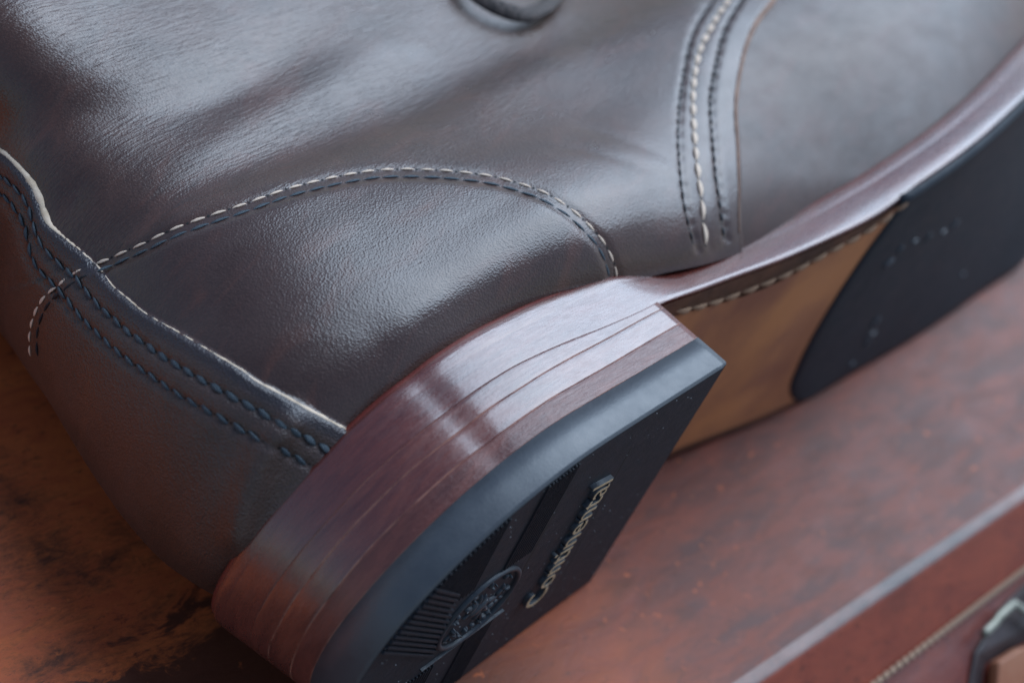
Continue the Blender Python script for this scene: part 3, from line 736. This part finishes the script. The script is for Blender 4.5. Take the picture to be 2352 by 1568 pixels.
# lettering
def lettering(txt, x0, x1, z0, z1, y, depth, mat, parent, nm, grow=0., fat=0.):
    cu = bpy.data.curves.new(nm, 'FONT'); cu.body = txt; cu.size = 1; cu.shear = .22; cu.extrude = .5; cu.offset = fat; cu.resolution_u = 3
    to = bpy.data.objects.new('tmp', cu); C.objects.link(to); dg = bpy.context.evaluated_depsgraph_get(); dg.update()
    me = bpy.data.meshes.new_from_object(to.evaluated_get(dg)); bpy.data.objects.remove(to)
    n = len(me.vertices); co = np.zeros(n * 3); me.vertices.foreach_get('co', co); co = co.reshape(-1, 3)
    u = (co[:, 0] - co[:, 0].min()) / np.ptp(co[:, 0]); v = (co[:, 1] - co[:, 1].min()) / np.ptp(co[:, 1])
    out = np.stack([x0 + (x1 - x0) * v, y - (co[:, 2] + .5) * depth, z0 + (z1 - z0) * u], 1) * MM
    me.vertices.foreach_set('co', out.ravel()); me.update(); me.materials.clear()
    bm = bmesh.new(); bm.from_mesh(me); bmesh.ops.recalc_face_normals(bm, faces=bm.faces); bm.to_mesh(me); bm.free()
    o = obj(nm, me, mat, parent); return o
lettering('Continental', -24.5, -30.9, -17.6, 19.5, .1, .95, M['rubber_side'], top, 'lettering_block', fat=.004)
lt = lettering('Continental', -24.7, -30.7, -17.5, 19.35, -.84, .06, M['gold'], top, 'lettering', fat=-.004); lt['label'] = 'gold word Continental'

it = []
for _ in range(230):
    x, z = random.uniform(-76, -1), random.uniform(-32, 32)
    if inheel(np.array(x), np.array(z), 1.5): it.append((np.array([x, -.02 - (.7 if (x - EMX) ** 2 + (z - EMZ) ** 2 < 60 and random.random() < .5 else 0), z]), np.array([0, -1., 0]), random.choice([.07, .09, .12, .16])))
specks('dust', it, M['dust'], top, .8)
# ---- under side of the sole: tan waist, dark margin, tan stitches, rubber half sole
def under_grid(xs, f0, f1, n, dy, nm, mat, parent):
    V = []
    for k in range(n + 1):
        fr = k / n; z = f0(xs) * (1 - fr) + f1(xs) * fr
        V.append(np.stack([xs, y_bot(xs, z) + dy(xs, z), z], 1))
    V = np.concatenate(V); me = mesh(nm, V, gridF(n + 1, len(xs)))
    return obj(nm, me, mat, parent)
zl = lambda x: -(33 - 1.8 * sm(5, 35, x) * (1 - sm(45, 75, x)))
inner_up = crv([-5, 10.2, 28.8, 41.7, 53.7, 66, 74.2, 85], [27.5, 27.1, 25.4, 26.3, 29.3, 32.7, 38, 44])
crown = lambda x, z: -.34 - .9 * np.clip(1 - (z / 30) ** 2, 0, 1) * sm(5, 20, x) * (1 - sm(50, 68, x))
xs = np.linspace(-4, 95, 80)
under_grid(xs, lambda x: zl(x) + .6, lambda x: z_up(x) - .8, 40, lambda x, z: -.30 + 0 * x, 'sole_margin', M['margin'], boot)
wz = lambda x: np.minimum(inner_up(x) - .6, z_up(x) - 2)
under_grid(xs, lambda x: zl(x) + 2.6, wz, 40, crown, 'waist', M['tan'], boot)['label'] = 'tan bare leather waist of the sole'
BVs = []
ob = [o for o in bpy.data.objects if o.name.startswith(('sole_margin', 'waist'))]
Vs, Fs = [], []
for o in ob:
    b0 = len(Vs); Vs += [tuple(np.array(v.co) / MM) for v in o.data.vertices]; Fs += [tuple(b0 + i for i in p.vertices) for p in o.data.polygons]
bvh_s = BVHTree.FromPolygons(Vs, Fs)
SOLE_ST = [(1552, 716), (1590, 707), (1640, 693), (1700, 672), (1800, 632), (1900, 580), (2000, 525), (2080, 465), (2125, 415)]
stitches(SOLE_ST, 5.2, 1.5, 'tan_thread', outsole, .98, bvh_s, .12, depth=.8)
# half sole
hs0 = crv([-34, -32, -22.6, -13.3, 6.2, 25.4, 37, 44, 50], [95, 90.4, 79.2, 75.3, 71.9, 72.3, 74.9, 76.7, 78])
def halfsole():
    nz_, nx_ = 50, 90; V = []
    for i in range(nz_ + 1):
        fr = i / nz_; z_g = -32.6 + fr * 81
        row = []
        xa = hs0(z_g)
        for j in range(nx_ + 1):
            x = xa + (242 - xa) * j / nx_
            lim_u = z_up(min(x, 228)) - .6; lim_l = -32.4
            if x > 218: kx = math.sqrt(max(.02, 1 - ((x - 218) / 32) ** 2)); lim_u, lim_l = 6 + (lim_u - 6) * kx, 6 + (lim_l - 6) * kx
            z = lim_l + (lim_u - lim_l) * fr; xx = hs0(z) + (242 - hs0(z)) * j / nx_
            row.append((xx, float(y_bot(xx, z)) - .70 * min(1, .45 + j / 2) - .25, z))
        V += row
    V = np.array(V); m_ = nx_ + 1; F = gridF(nz_ + 1, m_)
    # rim walls up into the sole
    rimidx = [i * m_ for i in range(nz_ + 1)] + [nz_ * m_ + j for j in range(1, m_)] + [i * m_ + nx_ for i in range(nz_ - 1, -1, -1)] + [j for j in range(nx_ - 1, 0, -1)]
    rim = V[rimidx].copy(); rim[:, 1] += 1.6; b0 = len(V); V = np.concatenate([V, rim]); n = len(rimidx)
    W_ = np.array([[rimidx[k], rimidx[(k + 1) % n], b0 + (k + 1) % n, b0 + k] for k in range(n)])
    me = mesh('rubber_half_sole', V, np.concatenate([F, W_])); bm = bmesh.new(); bm.from_mesh(me); bmesh.ops.recalc_face_normals(bm, faces=bm.faces); bm.to_mesh(me); bm.free()
    return obj('rubber_half_sole', me, M['half_sole'], boot)
hs = halfsole(); hs['label'] = 'thin black rubber half sole'
Bh = BVHTree.FromPolygons([tuple(np.array(v.co) / MM) for v in hs.data.vertices], [tuple(p.vertices) for p in hs.data.polygons])
for (px, py, L_, an, wd) in [(2192, 516, 3.0, .9, 1.5), (2165, 532, 2.2, .2, .9), (2130, 545, 2.4, 1.3, .9), (2100, 553, 2.0, .3, .8), (2066, 572, 2.2, 1.1, .8), (2040, 603, 3.0, .6, 1.4), (2010, 740, 3.4, 1.0, 1.6), (2003, 765, 2.4, .1, .9), (1990, 785, 2.8, 1.2, .9), (1955, 835, 1.8, .5, .8), (2210, 630, 1.6, .5, .8)]:
    A, n = on_body(px, py, Bh)
    if A is None: continue
    o = obj('embossed_mark', box_mesh(L_ * 1.0, wd * .9, 1.2, .3, 2), M['rubber_side'], hs); o.location = Vector(A * MM)
    o.rotation_euler = (Vector(n).to_track_quat('Z', 'Y') @ Matrix.Rotation(an, 3, 'Z').to_quaternion()).to_euler()

# ------------------------------------------------------------------ shoelace end loop hanging over the quarter
lace_px = [(1030, -90), (1062, -8), (1100, 28), (1150, 52), (1195, 60), (1240, 42), (1270, 5), (1285, -60), (1290, -110)]
P, N = lay(lace_px, 9)
lift = np.interp(np.arange(len(P)), [0, len(P) * .55, len(P) - 1], [3.5, 3.0, 2.0])
Nl = N * .75 + np.array([-.45, -.25, .1]); Nl /= np.linalg.norm(Nl, axis=1)[:, None]
lace = tube('shoelace', P + np.array([0, 0, 1.]) * lift[:, None], 2.0, M['lace'], None, Nl, .42, 12)
lace['label'] = 'dark brown woven lace loop hanging over the side of the boot'; lace['category'] = 'shoelace'

# ------------------------------------------------------------------ leather case under the boot
case = empty('leather_case', 'reddish brown patinated leather case that the boot lies on', 'case')
case.location = (.04, .1, -.16)
E0 = np.array([14.7, -37.6]); Ed = np.array([.9931, -.1172]); Em = np.array([-.1172, -.9931])   # edge direction, outward
ZL = -33.5
def case_strip(nm, prof, mat, t0=-420, t1=560, n=200):
    t = np.linspace(t0, t1, n); V = []
    for d_, z_ in prof:
        xy = E0 + t[:, None] * Ed + d_ * Em; V.append(np.concatenate([xy, np.full((n, 1), z_)], 1))
    V = np.concatenate(V) - np.array(case.location) / MM
    me = mesh(nm, V, gridF(len(prof), n)); bm = bmesh.new(); bm.from_mesh(me); bmesh.ops.recalc_face_normals(bm, faces=bm.faces)
    if sum(f.normal.z for f in bm.faces) < 0: bmesh.ops.reverse_faces(bm, faces=bm.faces)
    bm.to_mesh(me); bm.free(); return obj(nm, me, mat, case)
lidp = [(-420, ZL), (-300, ZL), (-200, ZL), (-100, ZL), (-50, ZL), (-20, ZL), (-6, ZL + .2), (-3.0, ZL + .27)]
R0 = 3.6; ang = np.radians(np.linspace(0, 38, 10)); side_a = math.radians(38)
for a_ in ang: lidp.append((-1.4 + R0 * math.sin(a_), ZL + .3 - R0 * (1 - math.cos(a_))))
dl, zl_ = lidp[-1]
L1 = 14.5
lidp += [(dl + L1 * .5 * math.cos(side_a), zl_ - L1 * .5 * math.sin(side_a)), (dl + L1 * math.cos(side_a), zl_ - L1 * math.sin(side_a))]
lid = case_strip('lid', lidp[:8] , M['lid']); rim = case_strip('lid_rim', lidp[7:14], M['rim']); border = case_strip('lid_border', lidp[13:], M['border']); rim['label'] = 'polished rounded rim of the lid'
ds, zs_ = lidp[-1]
ds -= .4; zs_ -= .9
sp = [(ds - 6, zs_ + 4.2), (ds, zs_)]
for k_ in range(1, 12): sp.append((ds + 40 * math.sin(k_ / 11 * 1.2) * 1., zs_ - 14 * k_ / 11 - 30 * (k_ / 11) ** 2))
sp.append((sp[-1][0], -300))
sidep = case_strip('side_panel', sp, M['side'])
Vs, Fs = [], []
for o in (lid, rim, border, sidep):
    b0 = len(Vs); Vs += [tuple((np.array(v.co) + np.array(case.location)) / MM) for v in o.data.vertices]; Fs += [tuple(b0 + i for i in p.vertices) for p in o.data.polygons]
bvh_c = BVHTree.FromPolygons(Vs, Fs)
ebv = lambda t, d_, z_: np.array([*(E0 + t * Ed + d_ * Em), z_])
# cord stitched along the lower border of the lid
tt = np.arange(-60, 220, 2.6)
for k_, t_ in enumerate(tt):
    c = ebv(t_, dl + L1 * math.cos(side_a) * 1.0, zl_ - L1 * math.sin(side_a) + .3)
    T = np.array([*Ed, 0.]); N_ = np.array([*(Em * math.sin(side_a)), math.cos(side_a)]); S = np.cross(N_, T)
    T2 = T * math.cos(.18) + S * math.sin(.18); S2 = np.cross(N_, T2)
    o = bpy.data.objects.new('stitch', TH['cord']); C.objects.link(o); o.parent = lid
    L_, wd = 3.1, 1.5; c = c - np.array(case.location) / MM
    o.matrix_basis = Matrix.Scale(MM, 4) @ Matrix(((T2[0] * L_, S2[0] * wd, N_[0] * 1.3, c[0]), (T2[1] * L_, S2[1] * wd, N_[1] * 1.3, c[1]), (T2[2] * L_, S2[2] * wd, N_[2] * 1.3, c[2]), (0, 0, 0, 1)))
# strap and buckle fastened on the border
def slab(nm, px, lift_, th, mat, lb):
    T_, Bt = [], []
    for p in px:
        A, n = on_body(p[0], p[1], bvh_c)
        if A is None: continue
        T_.append(A + n * (lift_ + th)); Bt.append(A + n * (lift_ - .5))
    k = len(T_); V = np.array(T_ + Bt) - np.array(case.location) / MM
    F = [tuple(range(k)), tuple(range(2 * k - 1, k - 1, -1))] + [(i, k + i, k + (i + 1) % k, (i + 1) % k) for i in range(k)]
    me = mesh(nm, V, F, False); bm = bmesh.new(); bm.from_mesh(me); bmesh.ops.recalc_face_normals(bm, faces=bm.faces)
    bmesh.ops.bevel(bm, geom=bm.edges[:], offset=.5 * MM, segments=2, affect='EDGES', profile=.5); bm.to_mesh(me); bm.free()
    o = obj(nm, me, mat, case); o['label'] = lb; return o
slab('strap', [(2205, 1640), (2232, 1500), (2290, 1400), (2350, 1340), (2440, 1280), (2520, 1350), (2500, 1560), (2400, 1680)], 0, 1.2, M['darkstrap'], 'dark strap on the border of the case')
slab('strap_tab', [(2262, 1520), (2310, 1490), (2380, 1470), (2470, 1440), (2500, 1560), (2400, 1700), (2250, 1640)], 1.8, 2.2, M['tanstrap'], 'tan strap end beside the metal buckle')
def metal(px, r_):
    P_, N_ = [], []
    for p in spline(px, 10):
        A, n = on_body(p[0], p[1], bvh_c)
        if A is not None: P_.append(A + n * 4.2 - np.array(case.location) / MM); N_.append(n)
    tube('buckle', P_, r_, M['metal'], case, N_, .7, 10)['label'] = 'dull greenish metal buckle bar'
metal([(2226, 1462), (2262, 1428), (2294, 1400), (2304, 1397), (2325, 1412), (2360, 1438), (2420, 1470)], 1.05)
metal([(2345, 1412), (2350, 1380), (2368, 1345), (2400, 1310)], 1.1)
ground = obj('ground', mesh('ground', [(-60000, -60000, -301), (60000, -60000, -301), (60000, 60000, -301), (-60000, 60000, -301)], [(0, 1, 2, 3)], False), M['ground']); ground['kind'] = 'structure'
# the rest of the case: closed box under the lid
cb = box_mesh(940, 380, 250, 6); o = obj('case_body', cb, M['side'], case)
o.matrix_basis = Matrix.Translation(Vector(((E0[0] + 70 * Ed[0] - 214 * Em[0]) * MM, (E0[1] + 70 * Ed[1] - 214 * Em[1]) * MM, -.175)) - case.location) @ Matrix.Rotation(-.1174, 4, 'Z')
